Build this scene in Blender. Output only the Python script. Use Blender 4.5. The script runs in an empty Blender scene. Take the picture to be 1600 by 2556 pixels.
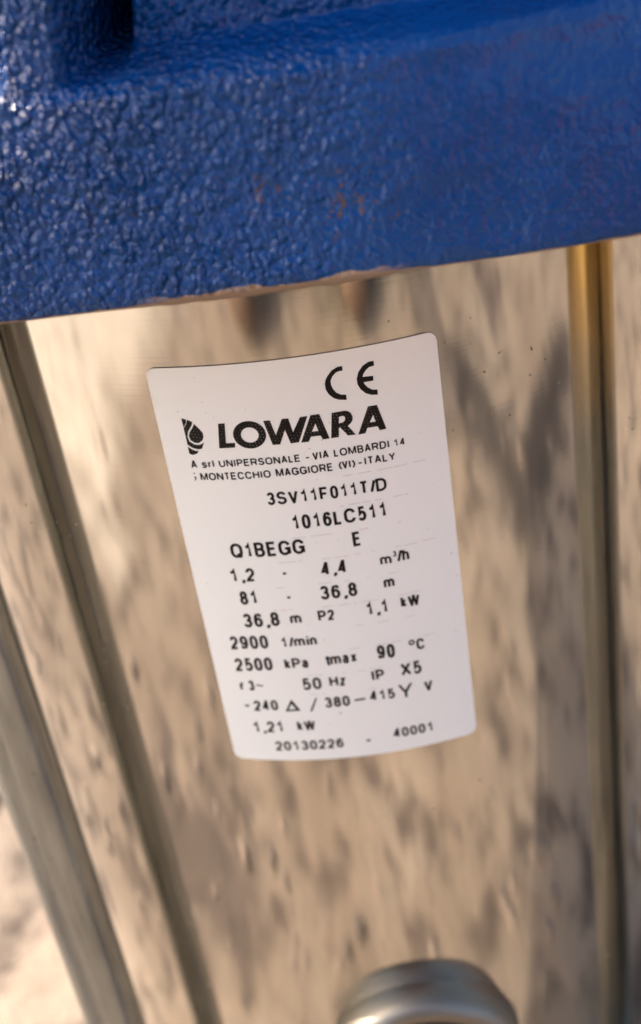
import bpy, bmesh, math, random
from mathutils import Vector, Matrix, noise

# ------------------------------------------------------------------ scale
R = 0.066            # sleeve radius in metres; pump axis is the world Z axis
CZ = 0.300           # height of the camera above the ground
sc = bpy.context.scene
col = sc.collection
rnd = random.Random(7)

# ------------------------------------------------------------------ camera
cam_d = bpy.data.cameras.new("camera")
cam = bpy.data.objects.new("camera", cam_d)
col.objects.link(cam)
sc.camera = cam
rx = Vector((0.99010654, 0.00086251, -0.14031502))
ry = Vector((-0.11934270, -0.52075967, -0.84532046))   # image down
rz = Vector((-0.07379950, 0.85370289, -0.51550462))    # forward
M = Matrix((rx, -ry, -rz)).transposed().to_4x4()
M.translation = Vector((0.20320428 * R, -3.21215574 * R, CZ))
cam.matrix_world = M
cam_d.sensor_fit = 'HORIZONTAL'
cam_d.sensor_width = 36.0
cam_d.lens = 3200.055 / 1600 * 36
cam_d.clip_start = 0.01
cam_d.clip_end = 400
cam_d.dof.use_dof = True
cam_d.dof.focus_distance = 0.158
cam_d.dof.aperture_fstop = 28.0

# ------------------------------------------------------------------ sky, sun, exposure
SUN_EL, SUN_AZ = math.radians(38), math.radians(-66)     # azimuth from +Y towards +X
world = bpy.data.worlds.new("World")
sc.world = world
world.use_nodes = True
wn = world.node_tree
bg = wn.nodes["Background"]
sky = wn.nodes.new("ShaderNodeTexSky")
sky.sky_type = 'NISHITA'
sky.sun_disc = False
sky.sun_elevation = SUN_EL
sky.sun_rotation = SUN_AZ
sky.dust_density = 6.0
wn.links.new(sky.outputs[0], bg.inputs[0])
bg.inputs[1].default_value = 0.15
sun_d = bpy.data.lights.new("sun", 'SUN')
sun_d.energy = 2.2
sun_d.angle = math.radians(0.5)
sun_d.color = (1.0, 0.93, 0.82)
sun = bpy.data.objects.new("sun", sun_d)
col.objects.link(sun)
to_sun = Vector((math.sin(SUN_AZ) * math.cos(SUN_EL), math.cos(SUN_AZ) * math.cos(SUN_EL), math.sin(SUN_EL)))
sun.rotation_euler = to_sun.to_track_quat('Z', 'Y').to_euler()
sun.location = to_sun * 5
sc.view_settings.view_transform = 'Standard'
sc.view_settings.look = 'None'
sc.view_settings.gamma = 1
sc.view_settings.use_curve_mapping = False
sc.view_settings.exposure = 1.75
sc.cycles.max_bounces = 8

# ------------------------------------------------------------------ helpers
def tag(o, label=None, cat=None, group=None, kind=None):
    if label: o["label"] = label
    if cat: o["category"] = cat
    if group: o["group"] = group
    if kind: o["kind"] = kind
    return o

def link(name, me, mat, parent=None, smooth=True):
    o = bpy.data.objects.new(name, me)
    col.objects.link(o)
    if mat: me.materials.append(mat)
    if smooth:
        me.polygons.foreach_set("use_smooth", [True] * len(me.polygons))
    if parent: o.parent = parent
    return o

def pydata(name, v, f):
    me = bpy.data.meshes.new(name)
    me.from_pydata(v, [], f)
    me.update()
    return me

def lathe(name, prof, n, axis='Z', cap=True):
    """prof: list of (radius, height)."""
    v, f = [], []
    for r, h in prof:
        for i in range(n):
            a = 2 * math.pi * i / n
            if axis == 'Z': v.append((r * math.cos(a), r * math.sin(a), h))
            else: v.append((r * math.cos(a), -h, r * math.sin(a)))
    for j in range(len(prof) - 1):
        for i in range(n):
            k = (i + 1) % n
            f.append((j * n + i, j * n + k, (j + 1) * n + k, (j + 1) * n + i))
    if cap:
        f.append(tuple(reversed(range(n))))
        f.append(tuple(range((len(prof) - 1) * n, len(prof) * n)))
    me = pydata(name, v, f)
    bm = bmesh.new(); bm.from_mesh(me)
    bmesh.ops.recalc_face_normals(bm, faces=bm.faces)
    bm.to_mesh(me); bm.free()
    return me

def sstep(a, b, x):
    t = min(1.0, max(0.0, (x - a) / (b - a)))
    return t * t * (3 - 2 * t)

class NT:
    """tiny node-tree builder"""
    def __init__(self, name):
        self.m = bpy.data.materials.new(name); self.m.use_nodes = True
        self.t = self.m.node_tree
        self.p = self.t.nodes["Principled BSDF"]
    def n(self, typ, **kw):
        x = self.t.nodes.new(typ)
        for k, v in kw.items():
            if k.startswith("_"): setattr(x, k[1:], v)
            else: x.inputs[k.replace("__", " ")].default_value = v
        return x
    def l(self, a, b): self.t.links.new(a, b)
    def coords(self, scale=(1, 1, 1)):
        c = self.n("ShaderNodeTexCoord"); m = self.n("ShaderNodeMapping")
        m.inputs["Scale"].default_value = scale
        self.l(c.outputs["Object"], m.inputs[0]); return m.outputs[0]
    def noise(self, vec, scale, detail=2.0, rough=0.5, dist=0.0):
        x = self.n("ShaderNodeTexNoise", Scale=scale, Detail=detail, Roughness=rough, Distortion=dist)
        self.l(vec, x.inputs["Vector"]); return x.outputs["Fac"]
    def ramp(self, fac, stops, interp='LINEAR'):
        x = self.n("ShaderNodeValToRGB"); x.color_ramp.interpolation = interp
        e = x.color_ramp.elements
        while len(e) < len(stops): e.new(0.5)
        for i, (p, c) in enumerate(stops):
            e[i].position = p; e[i].color = (*c, 1) if len(c) == 3 else c
        self.l(fac, x.inputs[0]); return x.outputs[0]
    def rng(self, fac, a, b, c, d):
        x = self.n("ShaderNodeMapRange")
        x.inputs[1].default_value = a; x.inputs[2].default_value = b
        x.inputs[3].default_value = c; x.inputs[4].default_value = d
        self.l(fac, x.inputs[0]); return x.outputs[0]
    def math(self, op, a, b):
        x = self.n("ShaderNodeMath", _operation=op)
        for i, s in enumerate((a, b)):
            if isinstance(s, (int, float)): x.inputs[i].default_value = s
            else: self.l(s, x.inputs[i])
        return x.outputs[0]
    def mix(self, fac, a, b):
        x = self.n("ShaderNodeMix", _data_type='RGBA')
        if isinstance(fac, (int, float)): x.inputs[0].default_value = fac
        else: self.l(fac, x.inputs[0])
        for i, s in ((6, a), (7, b)):
            if isinstance(s, tuple): x.inputs[i].default_value = (*s, 1)
            else: self.l(s, x.inputs[i])
        return x.outputs[2]
    def bump(self, h, strength, dist, normal=None):
        x = self.n("ShaderNodeBump", Strength=strength, Distance=dist)
        self.l(h, x.inputs["Height"])
        if normal is not None: self.l(normal, x.inputs["Normal"])
        return x.outputs[0]
    def set(self, **kw):
        for k, v in kw.items():
            i = self.p.inputs[k.replace("__", " ")]
            if isinstance(v, (int, float, tuple)): i.default_value = (*v, 1) if isinstance(v, tuple) and len(v) == 3 else v
            else: self.l(v, i)

# ------------------------------------------------------------------ materials
def mat_ground():
    t = NT("sandy_soil"); c = t.coords()
    n1 = t.noise(c, 9, 5, 0.6); n2 = t.noise(c, 30, 4, 0.6); n3 = t.noise(c, 420, 3, 0.6); n4 = t.noise(c, 75, 3, 0.6, 0.4)
    base = t.ramp(n1, [(0.3, (0.195, 0.146, 0.106)), (0.7, (0.28, 0.222, 0.170))])
    cc = t.mix(t.rng(n4, 0.55, 0.72, 0, 0.45), base, (0.32, 0.212, 0.165))          # pinkish crumbs
    cc = t.mix(t.rng(n2, 0.36, 0.51, 0.9, 0.0), cc, (0.065, 0.049, 0.040))          # dark humus flecks
    cc = t.mix(t.rng(n3, 0.55, 0.75, 0, 0.4), cc, (0.36, 0.285, 0.23))
    sx = t.n("ShaderNodeSeparateXYZ"); t.l(c, sx.inputs[0])
    X, Y = sx.outputs["X"], sx.outputs["Y"]
    # paler dry sand away to one side
    edge = t.math('ADD', X, t.rng(t.noise(c, 7, 4, 0.6), 0.3, 0.7, -0.12, 0.12))
    pale = t.math('MULTIPLY', t.rng(edge, -0.46, -0.34, 1.0, 0), t.rng(Y, -0.16, -0.06, 1, 0))
    cc = t.mix(pale, cc, t.ramp(n2, [(0.3, (0.36, 0.30, 0.235)), (0.6, (0.50, 0.43, 0.35))]))
    # shade further out painted dark into the soil colour, red zone beyond it
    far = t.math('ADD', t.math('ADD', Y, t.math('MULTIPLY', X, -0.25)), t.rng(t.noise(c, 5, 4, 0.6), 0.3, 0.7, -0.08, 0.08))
    far_shade = t.math('MULTIPLY', t.rng(far, -0.76, -0.67, 1, 0), t.rng(edge, -0.50, -0.36, 0, 1))
    cc = t.mix(far_shade, cc, t.ramp(n2, [(0.3, (0.018, 0.022, 0.011)), (0.7, (0.050, 0.050, 0.028))]))
    rx_ = t.math('ADD', X, t.rng(n1, 0.3, 0.7, -0.2, 0.2))
    red = t.math('MULTIPLY', t.rng(rx_, 0.60, 0.85, 0, 1), t.rng(t.math('ADD', Y, t.rng(n1, 0.3, 0.7, -0.15, 0.15)), -0.55, -0.35, 1, 0))
    cc = t.mix(red, cc, t.ramp(n2, [(0.3, (0.34, 0.09, 0.035)), (0.65, (0.60, 0.17, 0.06))]))  # red zone added for the reddish reflection on the casting
    # damp stain beside the pump, then a darker forked patch
    g = t.n("ShaderNodeVectorMath", _operation='DISTANCE'); t.l(c, g.inputs[0]); g.inputs[1].default_value = (-0.165, -0.112, 0)
    wob = t.rng(t.noise(c, 26, 3, 0.65), 0.3, 0.7, -0.05, 0.05)
    dm = t.math('ADD', g.outputs["Value"], wob)
    cc = t.mix(t.rng(dm, 0.03, 0.085, 0.8, 0), cc, (0.085, 0.065, 0.055))
    def seg(ax, ay, bx, by):
        dx, dy = bx - ax, by - ay; L = math.hypot(dx, dy); ux, uy = dx / L, dy / L
        al = t.math('ADD', t.math('MULTIPLY', t.math('SUBTRACT', X, ax), ux), t.math('MULTIPLY', t.math('SUBTRACT', Y, ay), uy))
        al = t.math('MINIMUM', t.math('MAXIMUM', al, 0.0), L)
        ex = t.math('SUBTRACT', t.math('SUBTRACT', X, ax), t.math('MULTIPLY', al, ux))
        ey = t.math('SUBTRACT', t.math('SUBTRACT', Y, ay), t.math('MULTIPLY', al, uy))
        return t.math('SQRT', t.math('ADD', t.math('MULTIPLY', ex, ex), t.math('MULTIPLY', ey, ey)), 0)
    fk = t.math('MINIMUM', seg(0.335, -0.41, 0.305, -0.265), seg(0.305, -0.255, 0.49, -0.20))
    fk = t.math('ADD', fk, t.math('MULTIPLY', wob, 0.5))
    cc = t.mix(t.math('MULTIPLY', t.rng(fk, 0.020, 0.050, 0.96, 0), t.rng(n4, 0.3, 0.65, 1.0, 0.8)), cc, (0.040, 0.033, 0.029))
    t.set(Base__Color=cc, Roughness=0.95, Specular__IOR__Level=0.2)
    h = t.math('ADD', n2, t.math('MULTIPLY', n3, 0.4))
    t.set(Normal=t.bump(h, 0.8, 0.006)); return t.m

def mat_gravel():
    t = NT("pebble")
    g = t.n("ShaderNodeNewGeometry"); c = t.coords()
    r = g.outputs["Random Per Island"]
    cc = t.ramp(r, [(0.0, (0.07, 0.055, 0.048)), (0.45, (0.17, 0.125, 0.098)), (0.8, (0.24, 0.18, 0.14)), (1.0, (0.30, 0.235, 0.185))])
    n = t.noise(c, 300, 3)
    cc = t.mix(t.rng(n, 0.4, 0.7, 0, 0.35), cc, (0.36, 0.28, 0.22))
    t.set(Base__Color=cc, Roughness=0.85); return t.m

def mat_blue():
    t = NT("blue_cast_iron_paint"); c = t.coords(); cv = t.coords((1.1, 1.1, 0.95))
    wv = t.n("ShaderNodeVectorMath", _operation='ADD'); wn_ = t.n("ShaderNodeTexNoise", Scale=500.0, Detail=2.0); t.l(cv, wn_.inputs["Vector"])
    ws = t.n("ShaderNodeVectorMath", _operation='SCALE', Scale=0.0016); t.l(wn_.outputs["Color"], ws.inputs[0])
    t.l(cv, wv.inputs[0]); t.l(ws.outputs[0], wv.inputs[1])
    vo = t.n("ShaderNodeTexVoronoi", _feature='F1', Scale=1000.0); t.l(wv.outputs[0], vo.inputs["Vector"])
    lump = t.rng(vo.outputs["Distance"], 0.15, 0.75, 1.0, 0.0)
    big = t.noise(cv, 720, 2.0, 0.5)
    n1 = t.math('ADD', t.math('MULTIPLY', lump, 0.55), t.math('MULTIPLY', big, 1.1))
    n2 = t.noise(cv, 2600, 1.0, 0.5)
    n3 = t.noise(c, 150, 3, 0.5)
    tone = t.noise(c, 30, 3, 0.6)
    base = t.ramp(tone, [(0.3, (0.0, 0.046, 0.200)), (0.7, (0.0, 0.070, 0.285))])
    # rust where the paint skipped pores
    rn = t.noise(cv, 900, 2, 0.5); rm = t.noise(c, 38, 2, 0.5)
    co = t.n("ShaderNodeTexCoord"); sp = t.n("ShaderNodeSeparateXYZ"); t.l(co.outputs["Object"], sp.inputs[0])
    zx = t.math('MULTIPLY', t.rng(sp.outputs["X"], -0.022, -0.010, 0, 1), t.rng(sp.outputs["X"], 0.010, 0.018, 1, 0))
    zz = t.math('MULTIPLY', t.rng(sp.outputs["Z"], CZ - 0.70 * R, CZ - 0.66 * R, 0, 1), t.rng(sp.outputs["Z"], CZ - 0.60 * R, CZ - 0.55 * R, 1, 0.0))
    rust = t.math('MULTIPLY', t.rng(rn, 0.625, 0.675, 0, 0.9), t.math('MULTIPLY', t.math('MULTIPLY', zx, zz), t.rng(rm, 0.42, 0.54, 0, 0.85)))
    base = t.mix(rust, base, (0.15, 0.085, 0.025))
    # chipped bare iron along the lower rim
    ch = t.noise(t.coords((1, 1, 0.2)), 95, 4, 0.6)
    edge = t.math('SUBTRACT', sp.outputs["Z"], t.rng(ch, 0.42, 0.62, -0.0004, 0.0007))
    chip = t.rng(edge, CZ - 0.7475 * R, CZ - 0.7455 * R, 1, 0)
    fx = t.math('MULTIPLY', t.rng(sp.outputs["X"], -0.014, -0.008, 0, 1), t.rng(sp.outputs["X"], 0.010, 0.016, 1, 0))
    chip = t.math('MULTIPLY', chip, fx)
    base = t.mix(chip, base, (0.42, 0.33, 0.25))
    # the sand-cast grain is coarse on one side and dressed smoother on the other, with worn patches
    grain = t.math('MULTIPLY', t.rng(sp.outputs["X"], -0.014, 0.018, 1.0, 0.20), t.rng(t.noise(c, 70, 3, 0.6), 0.35, 0.62, 0.45, 1.15))
    h = t.math('ADD', t.math('MULTIPLY', t.math('MULTIPLY', n1, 0.62), grain), t.math('ADD', t.math('MULTIPLY', n2, 0.05), t.math('MULTIPLY', n3, 0.55)))
    rgh = t.rng(n2, 0.3, 0.7, 0.10, 0.18)
    nb = t.bump(h, 1.0, 0.0024)
    t.set(Base__Color=base, Roughness=rgh, Specular__IOR__Level=0.36, Normal=nb)
    return t.m

def mat_sleeve():
    t = NT("polished_stainless_sleeve"); c = t.coords()
    hair = t.noise(t.coords((40, 40, 2600)), 1.0, 2, 0.6)       # fine turning lines round the tube
    sm = t.noise(t.coords((1, 1, 0.5)), 55, 4, 0.6)
    spots = t.noise(c, 900, 1, 0.5); where = t.noise(c, 40, 2, 0.5)
    dirt = t.math('MULTIPLY', t.rng(spots, 0.73, 0.77, 0, 1), t.rng(where, 0.57, 0.65, 0, 1))
    film = t.rng(sm, 0.35, 0.70, 0.0, 0.45)
    base = t.mix(film, (0.61, 0.58, 0.525), (0.42, 0.39, 0.35))
    base = t.mix(dirt, base, (0.06, 0.05, 0.04))
    rg = t.math('ADD', t.rng(sm, 0.3, 0.8, 0.05, 0.12), t.math('MULTIPLY', dirt, 0.5))
    t.set(Base__Color=base, Metallic=1.0, Roughness=rg, Normal=t.bump(hair, 0.035, 0.00004))
    return t.m

def mat_rod():
    t = NT("zinc_plated_rod"); c = t.coords((1, 1, 0.12))
    n = t.noise(c, 500, 3, 0.6); n2 = t.noise(t.coords(), 60, 3, 0.6)
    base = t.mix(t.rng(n, 0.3, 0.7, 0, 1), (0.27, 0.29, 0.275), (0.42, 0.44, 0.42))
    co = t.n("ShaderNodeTexCoord"); sp = t.n("ShaderNodeSeparateXYZ"); t.l(co.outputs["Object"], sp.inputs[0])
    ge = t.n("ShaderNodeNewGeometry"); gs = t.n("ShaderNodeSeparateXYZ"); t.l(ge.outputs["Position"], gs.inputs[0])
    gold = t.math('MULTIPLY', t.rng(sp.outputs["Z"], CZ - 1.45 * R, CZ - 0.95 * R, 0, 0.95), t.math('MULTIPLY', t.rng(n2, 0.3, 0.6, 0.6, 1), t.rng(gs.outputs["X"], -0.01, 0.01, 0, 1)))
    base = t.mix(gold, base, (0.95, 0.64, 0.20))          # yellow passivation left near the top
    spk = t.noise(t.coords(), 700, 1, 0.5)
    base = t.mix(t.rng(spk, 0.74, 0.78, 0, 0.6), base, (0.08, 0.06, 0.04))
    t.set(Base__Color=base, Metallic=0.85, Roughness=t.rng(n, 0.3, 0.7, 0.14, 0.26), Normal=t.bump(n, 0.15, 0.0002))
    return t.m

def mat_port():
    t = NT("stainless_port"); c = t.coords()
    n = t.noise(c, 80, 3, 0.6)
    t.set(Base__Color=(0.26, 0.235, 0.195), Metallic=1.0, Roughness=t.rng(n, 0.3, 0.7, 0.42, 0.55)); return t.m

def mat_label():
    t = NT("white_label_film"); c = t.coords()
    sp = t.noise(c, 1400, 1, 0.5); wh = t.noise(c, 130, 2, 0.5)
    spec = t.math('MULTIPLY', t.rng(sp, 0.72, 0.77, 0, 0.6), t.rng(wh, 0.55, 0.65, 0, 1))
    base = t.mix(t.rng(t.noise(c, 45, 3, 0.5), 0.35, 0.7, 0, 0.25), (0.875, 0.895, 0.855), (0.84, 0.86, 0.82))
    base = t.mix(spec, base, (0.30, 0.27, 0.25))
    t.set(Base__Color=base, Roughness=0.42, Specular__IOR__Level=0.4, Normal=t.bump(t.noise(c, 260, 2), 0.03, 0.0005)); return t.m

def mat_ink(name, colr, pin=False):
    t = NT(name); c = t.coords()
    base = colr
    n = t.noise(c, 2600, 2, 0.5)
    lo = t.rng(n, 0.62, 0.72, 0.0, 0.15)
    cc = t.mix(lo, colr, (0.25, 0.22, 0.20))
    if pin:   # tiny pinholes in the printed solid areas, on a diagonal grid
        co = t.n("ShaderNodeTexCoord"); sx = t.n("ShaderNodeSeparateXYZ"); t.l(co.outputs["Object"], sx.inputs[0])
        k = 2 * math.pi / 0.00075
        a = t.math('MULTIPLY', t.math('ADD', sx.outputs["X"], sx.outputs["Z"]), k)
        b = t.math('MULTIPLY', t.math('SUBTRACT', sx.outputs["X"], sx.outputs["Z"]), k * 0.72)
        pr = t.math('MULTIPLY', t.math('SINE', a, 0), t.math('SINE', b, 0))
        dots = t.math('MULTIPLY', t.rng(pr, 0.86, 0.97, 0, 0.8), t.rng(t.noise(c, 700, 1), 0.35, 0.6, 0, 1))
        cc = t.mix(dots, cc, (0.62, 0.58, 0.54))
    t.set(Base__Color=cc, Roughness=0.5, Specular__IOR__Level=0.2); return t.m

def mat_plain(name, colr, rough=0.6, metal=0.0):
    t = NT(name); n = t.noise(t.coords(), 90, 3, 0.6)
    cc = t.mix(t.rng(n, 0.3, 0.7, 0, 0.35), colr, tuple(x * 0.6 for x in colr))
    t.set(Base__Color=cc, Roughness=rough, Metallic=metal); return t.m

GROUND, GRAVEL, BLUE, SLEEVE, ROD, PORT, LABEL = mat_ground(), mat_gravel(), mat_blue(), mat_sleeve(), mat_rod(), mat_port(), mat_label()
INK = mat_ink("black_print", (0.006, 0.005, 0.0045))
INK_SOLID = mat_ink("black_solid_print", (0.006, 0.005, 0.0045), True)
RUBBER = mat_plain("black_rubber", (0.022, 0.020, 0.018), 0.55)
GASKET = mat_plain("bare_metal_gasket", (0.30, 0.23, 0.17), 0.45, 0.4)
RIM = mat_plain("grimy_sticker_edge", (0.42, 0.35, 0.28), 0.7)
INK_FAINT = mat_plain("faint_grey_print", (0.62, 0.585, 0.56), 0.5)

# ------------------------------------------------------------------ ground
def ground_z(x, y):
    return 0.010 * noise.noise(Vector((x * 4, y * 4, 0))) + 0.004 * noise.noise(Vector((x * 17, y * 17, 3)))
def build_ground():
    # fine patch in the middle, coarse sheet to the horizon, one mesh
    xs = [-150, -60, -25, -10, -5, -3] + [-2 + 0.03 * i for i in range(134)] + [3, 5, 10, 25, 60, 150]
    v, f = [], []
    n = len(xs)
    for y in xs:
        for x in xs:
            d = math.hypot(x, y)
            v.append((x, y, ground_z(x, y) * sstep(0.05, 0.2, d) if d < 3 else 0))
    for j in range(n - 1):
        for i in range(n - 1):
            f.append((j * n + i, j * n + i + 1, (j + 1) * n + i + 1, (j + 1) * n + i))
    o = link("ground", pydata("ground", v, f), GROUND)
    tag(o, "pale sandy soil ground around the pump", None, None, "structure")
build_ground()

def build_gravel():
    bm0 = bmesh.new(); bmesh.ops.create_icosphere(bm0, subdivisions=1, radius=1)
    bv = [x.co.copy() for x in bm0.verts]; bf = [[q.index for q in x.verts] for x in bm0.faces]; bm0.free()
    v, f = [], []
    def stone(x, y, s):
        k = len(v); ph = rnd.random() * 100
        rot = Matrix.Rotation(rnd.random() * 6.28, 3, 'Z')
        sx, sy, sz = s * rnd.uniform(.8, 1.3), s * rnd.uniform(.7, 1.1), s * rnd.uniform(.3, .5)
        z0 = ground_z(x, y) + sz * 0.25
        for q in bv:
            d = 1 + 0.45 * noise.noise(q * 1.3 + Vector((ph, 0, 0)))
            p = rot @ Vector((q.x * sx * d, q.y * sy * d, q.z * sz * d))
            v.append((x + p.x, y + p.y, z0 + p.z))
        for q in bf: f.append([k + i for i in q])
    n = 0
    while n < 2600:
        r = 0.16 + 1.9 * rnd.random() ** 1.5; a = rnd.random() * 2 * math.pi
        x, y = r * math.cos(a), r * math.sin(a)
        s = 0.0018 + 0.0065 * rnd.random() ** 5
        stone(x, y, s); n += 1
    for i in range(60):
        r = 0.75 + 1.2 * rnd.random(); a = rnd.random() * 2 * math.pi
        stone(r * math.cos(a), r * math.sin(a), rnd.uniform(.012, .03))
    o = link("gravel", pydata("gravel", v, f), GRAVEL)
    tag(o, "loose brown pebbles scattered over the sandy soil", None, None, "stuff")
build_gravel()

# ------------------------------------------------------------------ the pump
pump = bpy.data.objects.new("water_pump", None)
col.objects.link(pump)
pump.empty_display_size = 0.1
tag(pump, "vertical water pump with polished steel sleeve, white label and blue cast iron head", "water pump")

def P(zf): return CZ + zf * R         # fitted height -> metres

# blue cast adapter ------------------------------------------------
ZB, ZL, ZT = -0.757, -0.405, 0.75
def build_adapter():
    angs = []
    for i in range(560): angs.append(math.radians(-48 + 96 * i / 560))
    for i in range(150): angs.append(math.radians(48 + 264 * i / 150))
    zs = [ZB + 0.030 * (i / 12) for i in range(12)]
    zs += [ZB + 0.030 + (ZL - 0.05 - ZB - 0.030) * i / 110 for i in range(110)]
    zs += [ZL - 0.05 + 0.16 * i / 90 for i in range(90)]
    zs += [ZL + 0.11 + 0.26 * i / 60 for i in range(60)]
    zs += [ZL + 0.37 + (ZT - ZL - 0.37) * i / 12 for i in range(13)]
    v, f = [], []
    n = len(angs)
    for z in zs:
        t = sstep(ZB + 0.05, ZL, z)
        ne = 4.0 + (2.3 - 4.0) * t
        for a in angs:
            sx, cy = math.sin(a), -math.cos(a)
            r = 1.25 / ((abs(sx) ** ne + abs(cy) ** ne) ** (1 / ne))
            x = r * sx
            # lower edge rounded in
            if z < ZB + 0.03:
                q = 1 - (z - ZB) / 0.03
                r -= 0.012 * (1 - math.sqrt(max(0, 1 - q * q)))
            # recess above the ledge: ribs, grooves and bosses
            aa = math.degrees(a)
            if -48 < aa < 48:
                g = x + 0.02 * math.sin(z * 9)
                boss = 0.115
                rib = sstep(-0.36, -0.33, g) * (1 - sstep(-0.255, -0.225, g))
                groove = sstep(-0.245, -0.215, g) * (1 - sstep(-0.205, -0.15, g))
                dep = boss * (1 - rib) + 0.26 * groove + 0.012 * rib
                dep += 0.035 * rib * sstep(ZL + 0.05, ZL + 0.5, z)
                dep += 0.05 * sstep(0.25, 0.75, g)
            else:
                dep = 0.165 * (1 - 0.8 * max(0, math.cos(math.radians(aa * 6))) ** 6)
            w0, w1 = (-0.006, 0.034)
            s = sstep(ZL + w0, ZL + w1 + 0.05 * min(1, dep), z)
            r -= dep * s
            # sloping top of the band
            r -= 0.010 * sstep(ZL - 0.022, ZL, z) * (1 - s)
            # top flange
            r += 0.30 * sstep(0.52, 0.56, z)
            p = Vector((r * sx, r * cy, z))
            r2 = 0.0035 * noise.noise(p * 9) + 0.0022 * noise.noise(p * 24 + Vector((5, 0, 0)))
            if aa < 60: r2 += 0.0012 * noise.noise(Vector((p.x * 75, p.y * 75, p.z * 50)))
            r += r2
            zz = z + (0.0022 * noise.noise(Vector((p.x * 14, p.y * 14, 9))) if z < ZB + 0.02 else 0)
            v.append((r * sx * R, r * cy * R, P(zz)))
    m = len(zs)
    for j in range(m - 1):
        for i in range(n):
            k = (i + 1) % n
            f.append((j * n + i, j * n + k, (j + 1) * n + k, (j + 1) * n + i))
    f.append(tuple(reversed(range(n)))); f.append(tuple(range((m - 1) * n, m * n)))
    o = link("motor_adapter", pydata("motor_adapter", v, f), BLUE, pump)
    o["label"] = "rough blue painted cast iron head above the sleeve"
build_adapter()

def build_gasket():
    v, f = [], []
    n = 700
    for i in range(n):
        a = 2 * math.pi * i / n
        sx, cy = math.sin(a), -math.cos(a)
        r = 1.243 / ((abs(sx) ** 4.0 + abs(cy) ** 4.0) ** 0.25)
        x = r * sx
        front = sstep(-0.32, -0.05, x) * (1 - sstep(0.12, 0.26, x)) if cy < 0 else 0
        d = 0.002 + 0.007 * front + 0.003 * front * noise.noise(Vector((x * 30, 0, 2)))
        for rr, z in ((1.02, ZB + 0.01), (r - 0.006, ZB - d), (r, ZB - d + 0.002), (r, ZB + 0.012)):
            v.append((rr * sx * R, rr * cy * R, P(z)))
    for i in range(n):
        k = (i + 1) % n
        for j in range(3): f.append((i * 4 + j, k * 4 + j, k * 4 + j + 1, i * 4 + j + 1))
    me = pydata("gasket", v, f)
    bm = bmesh.new(); bm.from_mesh(me); bmesh.ops.recalc_face_normals(bm, faces=bm.faces); bm.to_mesh(me); bm.free()
    link("gasket", me, GASKET, pump)
build_gasket()

# sleeve ------------------------------------------------------------
prof = [(0.96 * R, P(-0.72)), (R, P(-0.73))] + [(R, P(-0.73 - 2.9 * i / 40)) for i in range(1, 41)] + [(1.0 * R, P(-3.75)), (0.97 * R, P(-3.76))]
link("steel_sleeve", lathe("steel_sleeve", prof, 360), SLEEVE, pump)

# tie rods ----------------------------------------------------------
RHO, RR = 1.1762 * R, 0.0795 * R
def rod_mesh():
    pr = []
    z0, z1 = P(-4.0), P(-0.70)
    for i in range(41):
        z = z0 + (z1 - z0) * i / 40
        pr.append((RR, z))
    return lathe("tie_rod", pr, 48)
rm = rod_mesh(); first = True
for a in (-0.7732, 0.7879, math.pi - 0.785, math.pi + 0.785):
    o = link("tie_rod", rm, ROD if first else None, pump, smooth=first); first = False
    o.location = (RHO * math.sin(a), -RHO * math.cos(a), 0)

# discharge port -----------------------------------------------------
PX, PZ = 0.010, -3.05
prof = [(0.256, 0.90), (0.256, 1.045), (0.254, 1.063), (0.247, 1.078), (0.236, 1.087), (0.222, 1.091), (0.209, 1.088), (0.200, 1.079), (0.195, 1.063), (0.193, 1.03), (0.190, 1.01), (0.185, 0.93), (0.0005, 0.925)]
prof = [(a * R, b * R) for a, b in prof]
me = lathe("discharge_port", prof, 96, axis='Y')
o = link("discharge_port", me, PORT, pump)
o.location = (PX * R, 0, P(PZ)); o.rotation_euler = (0, 0, 0.05)
plug = link("port_plug", lathe("port_plug", [(a * R, c * R) for a, c in [(0.191, 0.94), (0.191, 1.040), (0.184, 1.054), (0.15, 1.060), (0.08, 1.060), (0.0005, 1.060)]], 64, axis='Y'), RUBBER, o)
plug["label"] = "dark plug face inside the round steel port"

# foot ---------------------------------------------------------------
prof = [(1.06, -CZ / R - 0.05), (1.06, -3.95), (1.05, -3.85), (1.03, -3.82), (0.9, -3.78), (0.9, -3.70)]
foot = link("pump_foot", lathe("pump_foot", [(a * R, P(c)) for a, c in prof], 96), ROD, pump)
lug = lathe("foot_lug", [(a * R, c * R) for a, c in ((0.13, -CZ / R - 0.05), (0.14, -4.3), (0.14, -4.08), (0.12, -3.98), (0.09, -3.97))], 32)
first = True
for a in (-0.7732, 0.7879, math.pi - 0.785, math.pi + 0.785):
    o = link("foot_lug", lug, ROD if first else None, foot, smooth=first); first = False
    o.location = (RHO * math.sin(a), -RHO * math.cos(a), CZ)

# ------------------------------------------------------------------ label
HW, LH = 18.737, 66.19        # mm
ZTOP = P(-0.9907)
def wrap(s, d, lift):
    """label coordinates in mm (s along the arc, d measured down from the top edge) -> world"""
    r = R + lift
    a = s * 0.001 / R
    return (r * math.sin(a), -r * math.cos(a), ZTOP + d * 0.001)

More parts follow.
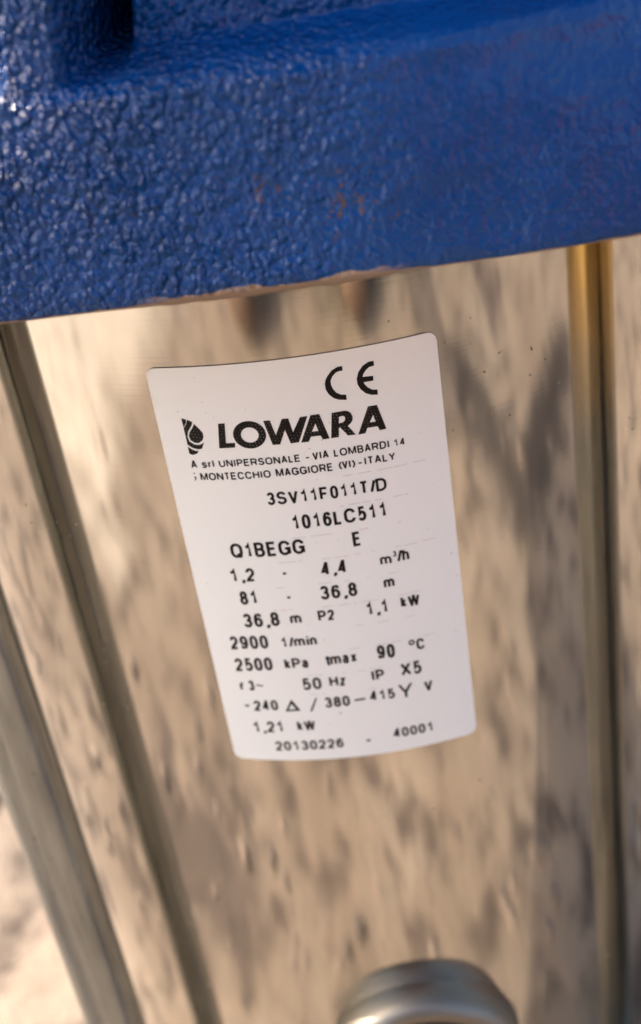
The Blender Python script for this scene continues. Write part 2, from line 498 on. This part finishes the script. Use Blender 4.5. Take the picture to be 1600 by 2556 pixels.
def build_label():
    # rounded rectangle sheet with thickness
    rc = 1.3
    N = 72
    cols = []
    ss = [-HW, -HW + .1, -HW + .3, -HW + .6, -HW + .95] + [-HW + rc + (2 * HW - 2 * rc) * i / N for i in range(N + 1)] + [HW - .95, HW - .6, HW - .3, HW - .1, HW]
    v, f = [], []
    th = 0.00020
    K = 30
    for s in ss:
        e = max(0.0, rc - (HW - abs(s)))
        cut = rc - math.sqrt(max(0, rc * rc - e * e))
        for k in range(K + 1):
            d = -cut + (-LH + 2 * cut) * k / K
            v.append(wrap(s, d, th))
    for i in range(len(ss) - 1):
        for k in range(K):
            a = i * (K + 1) + k
            f.append((a, a + 1, a + K + 2, a + K + 1))
    # rim down to the sleeve
    border = [i * (K + 1) for i in range(len(ss))] + [(len(ss) - 1) * (K + 1) + k for k in range(1, K + 1)] + \
             [i * (K + 1) + K for i in range(len(ss) - 2, -1, -1)] + [k for k in range(K - 1, 0, -1)]
    b0 = len(v); nface = len(f)
    for i in border:
        p = v[i]; q = (R - 0.00003) / math.hypot(p[0], p[1]); v.append((p[0] * q, p[1] * q, p[2]))
    L = len(border)
    for i in range(L):
        j = (i + 1) % L
        f.append((border[i], border[j], b0 + j, b0 + i))
    me = pydata("label", v, f)
    bm = bmesh.new(); bm.from_mesh(me); bmesh.ops.recalc_face_normals(bm, faces=bm.faces); bm.to_mesh(me); bm.free()
    o = link("label", me, LABEL, pump, smooth=False)
    me.materials.append(RIM)
    for p_ in me.polygons:
        if p_.index >= nface: p_.material_index = 1
    o["label"] = "white rectangular nameplate sticker with black print"
    return o
label = build_label()

LIFT = 0.00020 + 0.00003
def finish_print(name, bm, mat, lbl=None):
    """bm is flat in label mm (x=s, y=d); cut it into narrow strips and wrap it round the sleeve"""
    x0 = min(q.co.x for q in bm.verts); x1 = max(q.co.x for q in bm.verts)
    k = math.ceil(x0 / 1.2)
    while k * 1.2 < x1:
        bmesh.ops.bisect_plane(bm, geom=bm.verts[:] + bm.edges[:] + bm.faces[:], plane_co=(k * 1.2, 0, 0), plane_no=(1, 0, 0))
        k += 1
    for q in bm.verts: q.co = wrap(q.co.x, q.co.y, LIFT + q.co.z * 0.001)
    bm.normal_update()
    for fc in bm.faces:
        if fc.normal.y * 1 > 0: fc.normal_flip()
    me = bpy.data.meshes.new(name); bm.to_mesh(me); bm.free()
    o = link(name, me, mat, label, smooth=False)
    if lbl: o["label"] = lbl
    return o

# ------------------------------------------------------------------ a plain grotesque stroke alphabet
def arc(cx, cy, rx_, ry_, a0, a1, n=None):
    n = n or max(4, int(abs(a1 - a0) / 12))
    return [(cx + rx_ * math.cos(math.radians(a0 + (a1 - a0) * i / n)), cy + ry_ * math.sin(math.radians(a0 + (a1 - a0) * i / n))) for i in range(n + 1)]
ROUND = arc(.5, .66, .5, .34, 0, 180) + arc(.5, .34, .5, .34, 180, 360) + [(1, .66)]
CEE = arc(.5, .66, .5, .34, 12, 180) + arc(.5, .34, .5, .34, 180, 348)
ESS = arc(.5, .745, .46, .255, 12, 232) + arc(.5, .262, .5, .262, 56, -168)
PEE = [(0, 0), (0, 1), (.58, 1)] + arc(.58, .73, .42, .27, 90, -90) + [(0, .46)]
SIX = [arc(.52, .72, .44, .28, 14, 90) + arc(.56, .5, .56, .5, 90, 180) + [(0, .33)], arc(.5, .31, .5, .31, 0, 360, 28)]
GL = {  # advance, strokes in the unit box
 '0': (.77, [ROUND]), '1': (.77, [[(.68, 0), (.68, 1), (.58, .86), (.42, .79), (.02, .765)]]),
 '2': (.77, [arc(.5, .70, .49, .30, 172, -28) + [(.70, .42), (.12, .12), (.02, 0), (1, 0)]]),
 '3': (.77, [arc(.49, .745, .44, .255, 165, -80) + [(.36, .52)], arc(.49, .27, .51, .27, 88, -168)]),
 '4': (.77, [[(.74, 0), (.74, 1), (.66, 1), (.02, .26), (1, .26)]]),
 '5': (.77, [[(.94, 1), (.18, 1), (.06, .46), (.16, .53)] + arc(.48, .325, .52, .325, 112, -152)]),
 '6': (.77, SIX), '9': (.77, [[(1 - x, 1 - y) for x, y in s] for s in SIX]),
 '8': (.77, [arc(.5, .755, .43, .245, 0, 360, 24), arc(.5, .262, .5, .262, 0, 360, 26)]),
 'A': (.93, [[(0, 0), (.46, 1), (.54, 1), (1, 0)], [(.17, .31), (.83, .31)]]),
 'B': (.93, [[(0, 0), (0, 1), (.58, 1)] + arc(.58, .765, .36, .235, 90, -90) + [(0, .53)], [(.55, .53)] + arc(.58, .265, .42, .265, 90, -90) + [(0, 0)]]),
 'C': (1.0, [CEE]), 'D': (1.0, [[(0, 0), (0, 1), (.42, 1)] + arc(.42, .62, .58, .38, 90, 0) + arc(.42, .38, .58, .38, 0, -90) + [(0, 0)]]),
 'E': (.90, [[(1, 1), (0, 1), (0, 0), (1, 0)], [(0, .53), (.92, .53)]]), 'F': (.84, [[(1, 1), (0, 1), (0, 0)], [(0, .49), (.88, .49)]]),
 'G': (1.05, [CEE[:-3] + [(.9, .2), (1, .40)], [(.55, .45), (1, .45), (1, 0)]]),
 'H': (1.0, [[(0, 0), (0, 1)], [(1, 0), (1, 1)], [(0, .53), (1, .53)]]), 'I': (.39, [[(.5, 0), (.5, 1)]]),
 'L': (.77, [[(0, 1), (0, 0), (1, 0)]]), 'M': (1.16, [[(0, 0), (0, 1), (.06, 1), (.5, .05), (.94, 1), (1, 1), (1, 0)]]),
 'N': (1.0, [[(0, 0), (0, 1), (.05, 1), (.95, 0), (1, 0), (1, 1)]]), 'O': (1.08, [ROUND]), 'P': (.93, [PEE]),
 'Q': (1.08, [ROUND, [(.60, .24), (1.0, -.06)]]), 'R': (1.0, [PEE, [(.52, .46), (.82, .34), (.96, 0)]]),
 'S': (.93, [ESS]), 'T': (.85, [[(0, 1), (1, 1)], [(.5, 1), (.5, 0)]]), 'U': (1.0, [[(0, 1), (0, .34)] + arc(.5, .34, .5, .34, 180, 360) + [(1, 1)]]),
 'V': (.93, [[(0, 1), (.47, 0), (.53, 0), (1, 1)]]), 'W': (1.31, [[(0, 1), (.24, 0), (.27, 0), (.49, 1), (.51, 1), (.73, 0), (.76, 0), (1, 1)]]),
 'X': (.93, [[(0, 1), (1, 0)], [(0, 0), (1, 1)]]), 'Y': (.93, [[(0, 1), (.5, .43), (1, 1)], [(.5, .43), (.5, 0)]]),
 'a': (.77, [arc(.44, .50, .40, .23, 165, 0) + [(.84, .12), (.92, 0), (1, 0)], arc(.41, .205, .41, .205, 0, 360, 22)]),
 'h': (.77, [[(0, 0), (0, 1)], [(0, .42)] + arc(.5, .45, .5, .28, 180, 0) + [(1, 0)]]),
 'i': (.31, [[(.5, 0), (.5, .73)], [(.5, .92), (.5, 1.04)]]), 'k': (.70, [[(0, 0), (0, 1)], [(.95, .73), (0, .24)], [(.33, .42), (1, 0)]]),
 'l': (.31, [[(.5, 0), (.5, 1)]]),
 'm': (1.16, [[(0, 0), (0, .73)], arc(.25, .47, .25, .26, 180, 0) + [(.5, 0)], arc(.75, .47, .25, .26, 180, 0) + [(1, 0)]]),
 'n': (.77, [[(0, 0), (0, .73)], arc(.5, .46, .5, .27, 180, 0) + [(1, 0)]]),
 'r': (.46, [[(0, 0), (0, .73)], arc(.9, .38, .9, .33, 180, 85)]), 's': (.69, [[(x, y * .73) for x, y in ESS]]),
 't': (.42, [[(.40, .93), (.40, .14), (.55, .02), (1, 0)], [(-.35, .70), (1.15, .70)]]),
 'x': (.69, [[(0, .73), (1, 0)], [(0, 0), (1, .73)]]), 'z': (.69, [[(0, .73), (1, .73), (0, 0), (1, 0)]]),
 ',': (.42, [[(.5, .06), (.55, -.06), (.10, -.24)]]), '/': (.46, [[(-.1, -.02), (1.1, 1.02)]]),
 '(': (.46, [arc(2.2, .42, 2.2, .62, 122, 238)]), ')': (.46, [arc(-1.2, .42, 2.2, .62, 58, -58)]),
}
LIFTN = [0]
def stroke(bm, pts, sw):
    q = [pts[0]]
    for p in pts[1:]:
        if math.hypot(p[0] - q[-1][0], p[1] - q[-1][1]) > 1e-4: q.append(p)
    closed = len(q) > 4 and math.hypot(q[0][0] - q[-1][0], q[0][1] - q[-1][1]) < 0.02
    if closed: q = q[:-1]
    n = len(q)
    LIFTN[0] = (LIFTN[0] + 1) % 6
    z = LIFTN[0] * 0.0015
    lr = []
    for i in range(n):
        a = q[i - 1] if (i > 0 or closed) else None
        b = q[(i + 1) % n] if (i < n - 1 or closed) else None
        def nrm(u, w):
            dx, dy = w[0] - u[0], w[1] - u[1]; L = math.hypot(dx, dy) or 1
            return (-dy / L, dx / L)
        if a is None: nx, ny = nrm(q[i], b); k = 1
        elif b is None: nx, ny = nrm(a, q[i]); k = 1
        else:
            n1, n2 = nrm(a, q[i]), nrm(q[i], b)
            nx, ny = n1[0] + n2[0], n1[1] + n2[1]; L = math.hypot(nx, ny) or 1e-6
            nx, ny = nx / L, ny / L
            k = min(1.9, 1 / max(0.2, nx * n1[0] + ny * n1[1]))
        hw = sw / 2 * k
        lr.append((bm.verts.new((q[i][0] + nx * hw, q[i][1] + ny * hw, z)), bm.verts.new((q[i][0] - nx * hw, q[i][1] - ny * hw, z))))
    for i in range(n if closed else n - 1):
        j = (i + 1) % n
        bm.faces.new((lr[i][0], lr[i][1], lr[j][1], lr[j][0]))

def add_text(bm, text, x0, y0, x1, y1, h, kind):
    if kind == 'd':
        th = 0.36
        if text == '~':
            pts = []
            for i in range(13):
                t = i / 12; pts.append((x0 + (x1 - x0) * t, y0 + (y1 - y0) * t + 0.12 * math.sin(t * 6.28) + 0.1))
            stroke(bm, pts, 0.2); return
        w = max(0.42, x1 - x0); y = (y0 + y1) / 2
        if abs(x1 - x0) < 0.3: th = 0.2
        stroke(bm, [(x0, y + th / 2), (x0 + w, y + th / 2)], th); return
    H = h / 0.73 if kind == 'x' else h
    sw = H * (0.182 if H > 1.95 else (0.19 if H > 1.3 else 0.185))
    BEAR = 0.075
    adv = [GL[c][0] for c in text]
    nat = sum(adv) - 2 * BEAR
    if text[0] in '1Iil': nat -= 0.08
    k = (x1 - x0) / nat
    tilt = math.atan2(y1 - y0, x1 - x0)
    px = -BEAR - (0.08 if text[0] in '1Iil' else 0)
    for c, a in zip(text, adv):
        gx, gw = (px + BEAR) * k, (a - 2 * BEAR) * k
        for s in GL[c][1]:
            pts = []
            for u, w_ in s:
                X = gx + sw / 2 + u * (max(0.20 * H, gw - sw) if c in '/,t()r' else max(0.001, gw - sw)); Y = sw / 2 + w_ * (H - sw)
                pts.append((x0 + X * math.cos(tilt), y0 + X * math.sin(tilt) + Y))
            stroke(bm, pts, sw)
        px += a

# each printed run: text, s0, d0, s1, d1, height, height reference (mm on the label)
RUNS = [
    ('A', -15.32, -14.66, -14.49, -14.61, 1.2, 'c'),
    ('srl', -13.83, -14.64, -12.11, -14.55, 1.14, 'c'),
    ('UNIPERSONALE', -11.45, -14.57, -0.65, -14.67, 1.08, 'c'),
    ('-', 0.08, -14.32, 0.34, -14.31, 0, 'd'),
    ('VIA', 0.95, -14.68, 3.06, -14.66, 1.15, 'c'),
    ('LOMBARDI', 3.74, -14.66, 11.02, -14.73, 1.13, 'c'),
    ('14', 11.68, -14.73, 13.11, -14.79, 1.04, 'c'),
    ('MONTECCHIO', -14.37, -16.51, -4.84, -16.59, 1.13, 'c'),
    ('MAGGIORE', -4.16, -16.57, 3.36, -16.66, 1.18, 'c'),
    ('(VI)', 4.14, -16.58, 6.14, -16.62, 1.17, 'c'),
    ('-', 6.73, -16.26, 6.99, -16.26, 0, 'd'),
    ('ITALY', 7.59, -16.58, 11.62, -16.7, 1.16, 'c'),
    ('3SV11F011T/D', -5.94, -20.81, 10.0, -20.93, 1.98, 'c'),
    ('1016LC511', -3.14, -25.0, 9.61, -24.96, 2.28, 'c'),
    ('Q1BEGG', -12.39, -28.98, -2.1, -28.89, 2.38, 'c'),
    ('E', 4.45, -28.82, 5.62, -28.78, 2.31, 'c'),
    ('1,2', -13.15, -33.02, -9.69, -32.92, 2.22, 'c'),
    ('-', -5.71, -32.08, -5.26, -32.07, 0, 'd'),
    ('4,4', -0.43, -32.87, 3.1, -32.86, 2.21, 'c'),
    ('m', 7.73, -32.54, 9.31, -32.65, 1.25, 'x'),
    ('3', 9.57, -31.55, 10.07, -31.58, 0.91, 'c'),
    ('/h', 10.1, -32.58, 11.79, -32.6, 1.98, 'c'),
    ('81', -12.49, -36.94, -9.89, -36.78, 2.31, 'c'),
    ('-', -5.75, -36.14, -5.3, -36.11, 0, 'd'),
    ('36,8', -1.07, -36.85, 4.04, -36.89, 2.32, 'c'),
    ('m', 7.78, -36.45, 9.29, -36.46, 1.35, 'x'),
    ('36,8', -12.69, -40.93, -7.44, -40.71, 2.43, 'c'),
    ('m', -5.93, -40.53, -4.33, -40.55, 1.36, 'x'),
    ('P2', -1.94, -40.45, 0.34, -40.45, 1.82, 'c'),
    ('1,1', 4.93, -40.54, 8.01, -40.54, 2.26, 'c'),
    ('kW', 9.79, -40.23, 12.48, -40.34, 1.86, 'c'),
    ('2900', -15.38, -44.9, -9.74, -44.67, 2.36, 'c'),
    ('1/min', -7.77, -44.6, -2.73, -44.54, 1.79, 'c'),
    ('2500', -15.39, -48.92, -9.76, -48.67, 2.37, 'c'),
    ('kPa', -7.96, -48.51, -4.45, -48.49, 1.86, 'c'),
    ('tmax', -1.98, -48.41, 2.5, -48.3, 1.45, 'x'),
    ('90', 5.48, -48.45, 8.02, -48.58, 2.47, 'c'),
    ('o', 10.18, -46.99, 10.97, -47.01, 0.94, 'x'),
    ('C', 11.21, -48.04, 12.4, -48.16, 1.93, 'c'),
    ('r', -15.35, -52.57, -14.97, -52.5, 1.41, 'x'),
    ('3', -13.99, -52.55, -13.15, -52.44, 1.88, 'c'),
    ('~', -12.8, -51.68, -11.82, -51.57, 0, 'd'),
    ('50', -5.93, -52.59, -3.17, -52.56, 2.18, 'c'),
    ('Hz', -1.97, -52.28, 0.36, -52.33, 1.87, 'c'),
    ('IP', 4.34, -52.16, 6.04, -52.24, 1.93, 'c'),
    ('X5', 8.47, -52.23, 11.52, -52.4, 2.34, 'c'),
    ('-', -15.22, -55.69, -14.6, -55.58, 0, 'd'),
    ('240', -13.86, -56.41, -10.18, -56.23, 1.94, 'c'),
    ('380', -3.16, -56.16, 0.51, -56.18, 1.94, 'c'),
    ('415', 3.5, -55.85, 7.17, -55.98, 1.84, 'c'),
    ('V', 11.57, -55.87, 12.82, -55.88, 1.89, 'c'),
    ('1,21', -14.6, -60.65, -9.92, -60.46, 2.1, 'c'),
    ('kW', -7.88, -60.24, -5.17, -60.23, 1.83, 'c'),
    ('20130226', -11.84, -64.21, -1.45, -64.02, 1.82, 'c'),
    ('-', 2.04, -63.44, 2.58, -63.41, 0, 'd'),
    ('40001', 6.12, -63.53, 12.22, -63.64, 1.78, 'c'),
]
POLYS = {
    'L': [[(-10.46, -8.14), (-9.58, -8.13), (-9.93, -11.04), (-8.71, -11.06), (-8.83, -11.76), (-10.96, -11.75)]],
    'W': [[(-4.54, -8.21), (-3.69, -8.22), (-3.25, -10.44), (-2.14, -8.2), (-1.3, -8.23), (-0.99, -10.26), (0.21, -8.23), (1.15, -8.25), (-0.46, -11.83), (-1.53, -11.85), (-1.98, -9.81), (-2.9, -11.83), (-3.88, -11.8)]],
    'A1': [[(-0.19, -11.91), (1.55, -8.18), (2.68, -8.17), (3.52, -11.88), (2.65, -11.88), (2.41, -11.28), (1.18, -11.24), (0.8, -11.94)], [(1.41, -10.54), (2.01, -9.48), (2.24, -10.56)]],
    'R': [[(4.25, -8.3), (5.89, -8.27), (6.39, -8.43), (6.7, -8.8), (6.84, -9.35), (6.75, -9.79), (6.52, -10.15), (6.07, -10.49), (6.92, -11.94), (5.89, -11.86), (5.07, -10.57), (4.9, -10.54), (4.72, -11.87), (3.72, -11.89)], [(5.11, -9.02), (5.6, -8.94), (5.81, -9.09), (5.88, -9.34), (5.76, -9.66), (5.59, -9.82), (5.42, -9.89), (4.98, -9.92)]],
    'A2': [[(7.22, -12.0), (8.94, -8.26), (10.11, -8.28), (10.93, -11.92), (10.05, -11.95), (9.84, -11.33), (8.51, -11.27), (8.16, -11.99)], [(8.91, -10.55), (9.45, -9.56), (9.66, -10.59)]],
    'd1': [[(-15.25, -7.15), (-14.64, -7.36), (-14.71, -7.8), (-15.19, -8.55)]],
    'd2': [[(-14.51, -7.39), (-13.84, -7.73), (-14.03, -8.22), (-14.71, -9.14), (-14.94, -9.91), (-14.79, -10.62), (-14.17, -11.07), (-13.63, -11.14), (-13.19, -11.01), (-12.85, -10.76), (-13.31, -11.72), (-13.87, -11.79), (-14.49, -11.6), (-15.17, -11.09), (-15.22, -8.66), (-14.75, -8.03)]],
    'd3': [[(-13.68, -8.03), (-13.15, -8.72), (-12.74, -9.38), (-12.76, -9.96), (-13.01, -10.49), (-13.58, -10.86), (-14.11, -10.8), (-14.61, -10.41), (-14.73, -9.79), (-14.5, -9.21), (-13.96, -8.52)]],
    'd4': [[(-15.21, -11.33), (-14.75, -11.75), (-14.24, -12.0), (-13.81, -12.04), (-14.11, -12.42), (-14.76, -12.63), (-15.2, -12.43)]],
    'C': [[(6.43, -2.08), (5.81, -2.09), (5.06, -2.43), (4.4, -3.15), (4.1, -3.65), (3.96, -4.18), (3.98, -4.97), (4.3, -5.7), (4.83, -6.3), (5.5, -6.64), (6.4, -6.81), (6.41, -6.08), (5.79, -5.96), (5.23, -5.58), (4.9, -5.02), (4.73, -4.43), (4.74, -3.82), (5.04, -3.26), (5.5, -2.84), (5.93, -2.69), (6.4, -2.71)]],
    'E': [[(10.41, -2.15), (9.74, -2.16), (8.99, -2.52), (8.33, -3.27), (8.02, -4.15), (8.02, -4.93), (8.33, -5.72), (8.91, -6.38), (9.59, -6.74), (10.4, -6.89), (10.43, -6.16), (9.78, -6.04), (9.26, -5.63), (8.92, -5.11), (8.8, -4.81), (10.08, -4.82), (10.11, -4.17), (8.77, -4.05), (8.95, -3.62), (9.31, -3.19), (9.76, -2.87), (10.4, -2.81)]],
    'wye': [[(7.77, -53.83), (8.14, -53.74), (8.73, -54.87), (9.58, -53.74), (9.87, -53.82), (9.0, -55.33), (8.96, -56.23), (8.6, -56.21), (8.6, -55.38)]],
    'tri': [[(-9.21, -56.51), (-8.02, -54.25), (-6.91, -56.41)], [(-8.7, -56.15), (-8.11, -55.1), (-7.55, -56.1)]],
    'slash': [[(-5.55, -56.67), (-5.21, -56.63), (-4.17, -54.21), (-4.43, -54.23)]],
    'dash': [[(1.24, -55.13), (2.81, -55.06), (2.79, -55.39), (1.22, -55.46)]],
    'cres': [[(-15.25, -15.86), (-15.01, -15.96), (-14.95, -16.17), (-15.08, -16.42), (-15.29, -16.61), (-15.15, -16.23)]],
    'dot': [[(-15.21, -15.31), (-15.04, -15.31), (-15.08, -15.51), (-15.25, -15.51)]],
}
O_OUT = (-6.626, -10.049, 2.144, 2.013)
O_IN = (-6.601, -10.071, 1.147, 1.109)
DEG_OUT = (10.572, -46.583, 0.448, 0.49)

LINES = [("address_print", 0, 7), ("address_print", 7, 12), ("type_code_print", 12, 13), ("serial_code_print", 13, 14),
         ("seal_code_print", 14, 16), ("flow_rate_print", 16, 22), ("head_range_print", 22, 26), ("minimum_head_print", 26, 31),
         ("speed_print", 31, 33), ("pressure_print", 33, 39), ("phase_print", 39, 46), ("voltage_print", 46, 51),
         ("power_print", 51, 53), ("production_code_print", 53, 56)]

def poly_bm(bm, loops):
    """filled polygon with holes"""
    es = []
    for lp in loops:
        vs = [bm.verts.new((x, y, 0)) for x, y in lp]
        for i in range(len(vs)): es.append(bm.edges.new((vs[i], vs[(i + 1) % len(vs)])))
    bmesh.ops.triangle_fill(bm, use_beauty=True, use_dissolve=False, edges=es)

def ellipse(e, n=48):
    return [(e[0] + e[2] * math.cos(2 * math.pi * i / n), e[1] + e[3] * math.sin(2 * math.pi * i / n)) for i in range(n)]

for name, a, b in LINES:
    bm = bmesh.new()
    for r in RUNS[a:b]:
        if r[0] == 'o':
            poly_bm(bm, [ellipse(DEG_OUT, 24), ellipse((DEG_OUT[0], DEG_OUT[1], .20, .21), 24)])
        else: add_text(bm, *r)
    if a == 7: poly_bm(bm, POLYS['cres']); poly_bm(bm, POLYS['dot'])
    if a == 46:
        for k in ('tri', 'slash', 'dash', 'wye'): poly_bm(bm, POLYS[k])
    finish_print(name, bm, INK)

bm = bmesh.new(); poly_bm(bm, POLYS['C']); poly_bm(bm, POLYS['E']); finish_print("conformity_mark", bm, INK)
bm = bmesh.new()
for k in ('L', 'W', 'A1', 'R', 'A2'): poly_bm(bm, POLYS[k])
poly_bm(bm, [ellipse(O_OUT), ellipse(O_IN)])
finish_print("maker_lettering", bm, INK_SOLID, "large bold black maker name")
bm = bmesh.new()
for k in ('d1', 'd2', 'd3', 'd4'): poly_bm(bm, POLYS[k])
finish_print("drop_emblem", bm, INK_SOLID, "half cut black water drop emblem")

# faint broken ruling lines between the rows
bm = bmesh.new()
for d, s0, s1 in ((-17.7, 4.5, 15), (-22.2, 1, 14), (-26.3, -3.5, 14), (-30.1, -6, 15), (-34.2, -7, 13.7), (-38.1, -8, 12.8), (-42.0, -5, 14), (-45.9, -3, 14.5), (-50.0, -5, 13), (-53.6, -5, 14)):
    s = s0
    while s < s1:
        w = rnd.uniform(0.2, 2.0)
        if rnd.random() < 0.55:
            t = 0.07
            y = d + rnd.uniform(-.05, .05)
            bm.faces.new([bm.verts.new(p) for p in ((s, y, 0), (s + w, y, 0), (s + w, y + t, 0), (s, y + t, 0))])
        s += w + rnd.uniform(0.1, 0.8)
finish_print("ruling_lines", bm, INK_FAINT)


# ------------------------------------------------------------------ the squatting photographer (seen mirrored in the steel)
def build_person():
    root = bpy.data.objects.new("person", None); col.objects.link(root)
    root.location = (0.0, -0.72, 0)
    tag(root, "squatting person in dark trousers and rust brown shirt, mirrored in the steel", "person")
    cx = 0.0
    V, E, RAD, MAT = [], [], [], []
    def add(p, r, parent=None, mat=0):
        V.append(p); RAD.append(r)
        i = len(V) - 1
        if parent is not None: E.append((parent, i)); MAT.append(mat)
        return i
    pel = add((cx, -0.97, 0.37), (0.15, 0.12))
    bel = add((cx, -0.92, 0.52), (0.145, 0.11), pel, 1)
    che = add((cx, -0.80, 0.70), (0.16, 0.115), bel, 1)
    upc = add((cx, -0.71, 0.83), (0.13, 0.09), che, 1)
    nec = add((cx, -0.66, 0.91), (0.055, 0.055), upc, 2)
    hd0 = add((cx, -0.62, 0.96), (0.062, 0.070), nec, 2)
    hd1 = add((cx, -0.585, 1.03), (0.076, 0.092), hd0, 2)
    hd2 = add((cx, -0.57, 1.10), (0.070, 0.085), hd1, 3)
    add((cx, -0.575, 1.145), (0.04, 0.05), hd2, 3)
    add((cx, -0.490, 1.015), (0.012, 0.016), hd1, 2)          # nose
    for s in (-1, 1): add((cx + s * 0.083, -0.60, 1.02), (0.010, 0.016), hd1, 2)   # ears
    for s in (-1, 1):
        hip = add((cx + s * 0.10, -0.95, 0.345), (0.105, 0.10), pel, 0)
        mid = add((cx + s * 0.14, -0.75, 0.425), (0.085, 0.085), hip, 0)
        kne = add((cx + s * 0.16, -0.56, 0.49), (0.065, 0.068), mid, 0)
        cal = add((cx + s * 0.15, -0.655, 0.33), (0.062, 0.066), kne, 0)
        sh = add((cx + s * 0.14, -0.74, 0.14), (0.046, 0.048), cal, 0)
        ank = add((cx + s * 0.14, -0.765, 0.075), (0.042, 0.05), sh, 4)
        bal = add((cx + s * 0.145, -0.645, 0.042), (0.046, 0.034), ank, 4)
        add((cx + s * 0.15, -0.57, 0.034), (0.036, 0.026), bal, 4)
        add((cx + s * 0.14, -0.80, 0.040), (0.036, 0.034), ank, 4)
        sho = add((cx + s * 0.175, -0.705, 0.815), (0.068, 0.066), upc, 1)
        elb = add((cx + s * 0.235, -0.60, 0.57), (0.045, 0.045), sho, 1)
        far = add((cx + s * 0.165, -0.49, 0.47), (0.041, 0.041), elb, 2)
        wx = 0.013 + s * 0.095
        wri = add((wx, -0.345, 0.345), (0.028, 0.022), far, 2)
        pal = add((wx, -0.290, 0.315), (0.034, 0.016), wri, 2)
        # fingers curl round the edges of the phone
        for k in range(4):
            z = 0.345 - 0.021 * k; L = (0.9, 1.0, 0.95, 0.75)[k]
            f1 = add((wx + s * 0.006, -0.262, z), (0.0095, 0.0095), pal, 2)
            f2 = add((wx - s * 0.004, -0.262 + 0.036 * L, z + 0.002), (0.0085, 0.0085), f1, 2)
            add((wx - s * 0.030 * L, -0.258 + 0.036 * L, z + 0.004), (0.0075, 0.0075), f2, 2)
        t1 = add((wx - s * 0.022, -0.288, 0.335), (0.011, 0.011), pal, 2)
        add((wx - s * 0.040, -0.262, 0.350), (0.0095, 0.0095), t1, 2)
    me = bpy.data.meshes.new("body"); me.from_pydata(V, E, []); me.update()
    o = bpy.data.objects.new("body", me); col.objects.link(o)
    sk = o.modifiers.new("skin", 'SKIN'); sk.use_smooth_shade = True; sk.branch_smoothing = 0.6
    if not me.skin_vertices: me.attributes.new
    for i, r in enumerate(RAD): me.skin_vertices[0].data[i].radius = r
    for i in range(len(V)): me.skin_vertices[0].data[i].use_root = (i == 0)
    ss = o.modifiers.new("sub", 'SUBSURF'); ss.levels = ss.render_levels = 2
    dg = bpy.context.evaluated_depsgraph_get(); dg.update()
    fin = bpy.data.meshes.new_from_object(o.evaluated_get(dg))
    bpy.data.objects.remove(o)
    fin.materials.clear()
    for m in (mat_plain("dark_trouser_cloth", (0.030, 0.028, 0.030), 0.9), mat_plain("rust_brown_shirt", (0.20, 0.055, 0.030), 0.9),
              mat_plain("skin", (0.42, 0.24, 0.16), 0.55), mat_plain("dark_hair", (0.025, 0.018, 0.014), 0.7), mat_plain("dark_brown_shoe", (0.13, 0.075, 0.045), 0.6)):
        fin.materials.append(m)
    segs = [(Vector(V[a]), Vector(V[b]), m) for (a, b), m in zip(E, MAT)]
    for p in fin.polygons:
        c = p.center; best = (9, 0)
        for a, b, m in segs:
            d = b - a; t = max(0, min(1, (c - a).dot(d) / d.length_squared))
            q = (c - a - d * t).length
            if q < best[0]: best = (q, m)
        p.material_index = best[1]
    ob = link("body", fin, None, root); ob.matrix_parent_inverse = root.matrix_world.inverted() if False else Matrix.Translation(-root.location)
    return root
build_person()
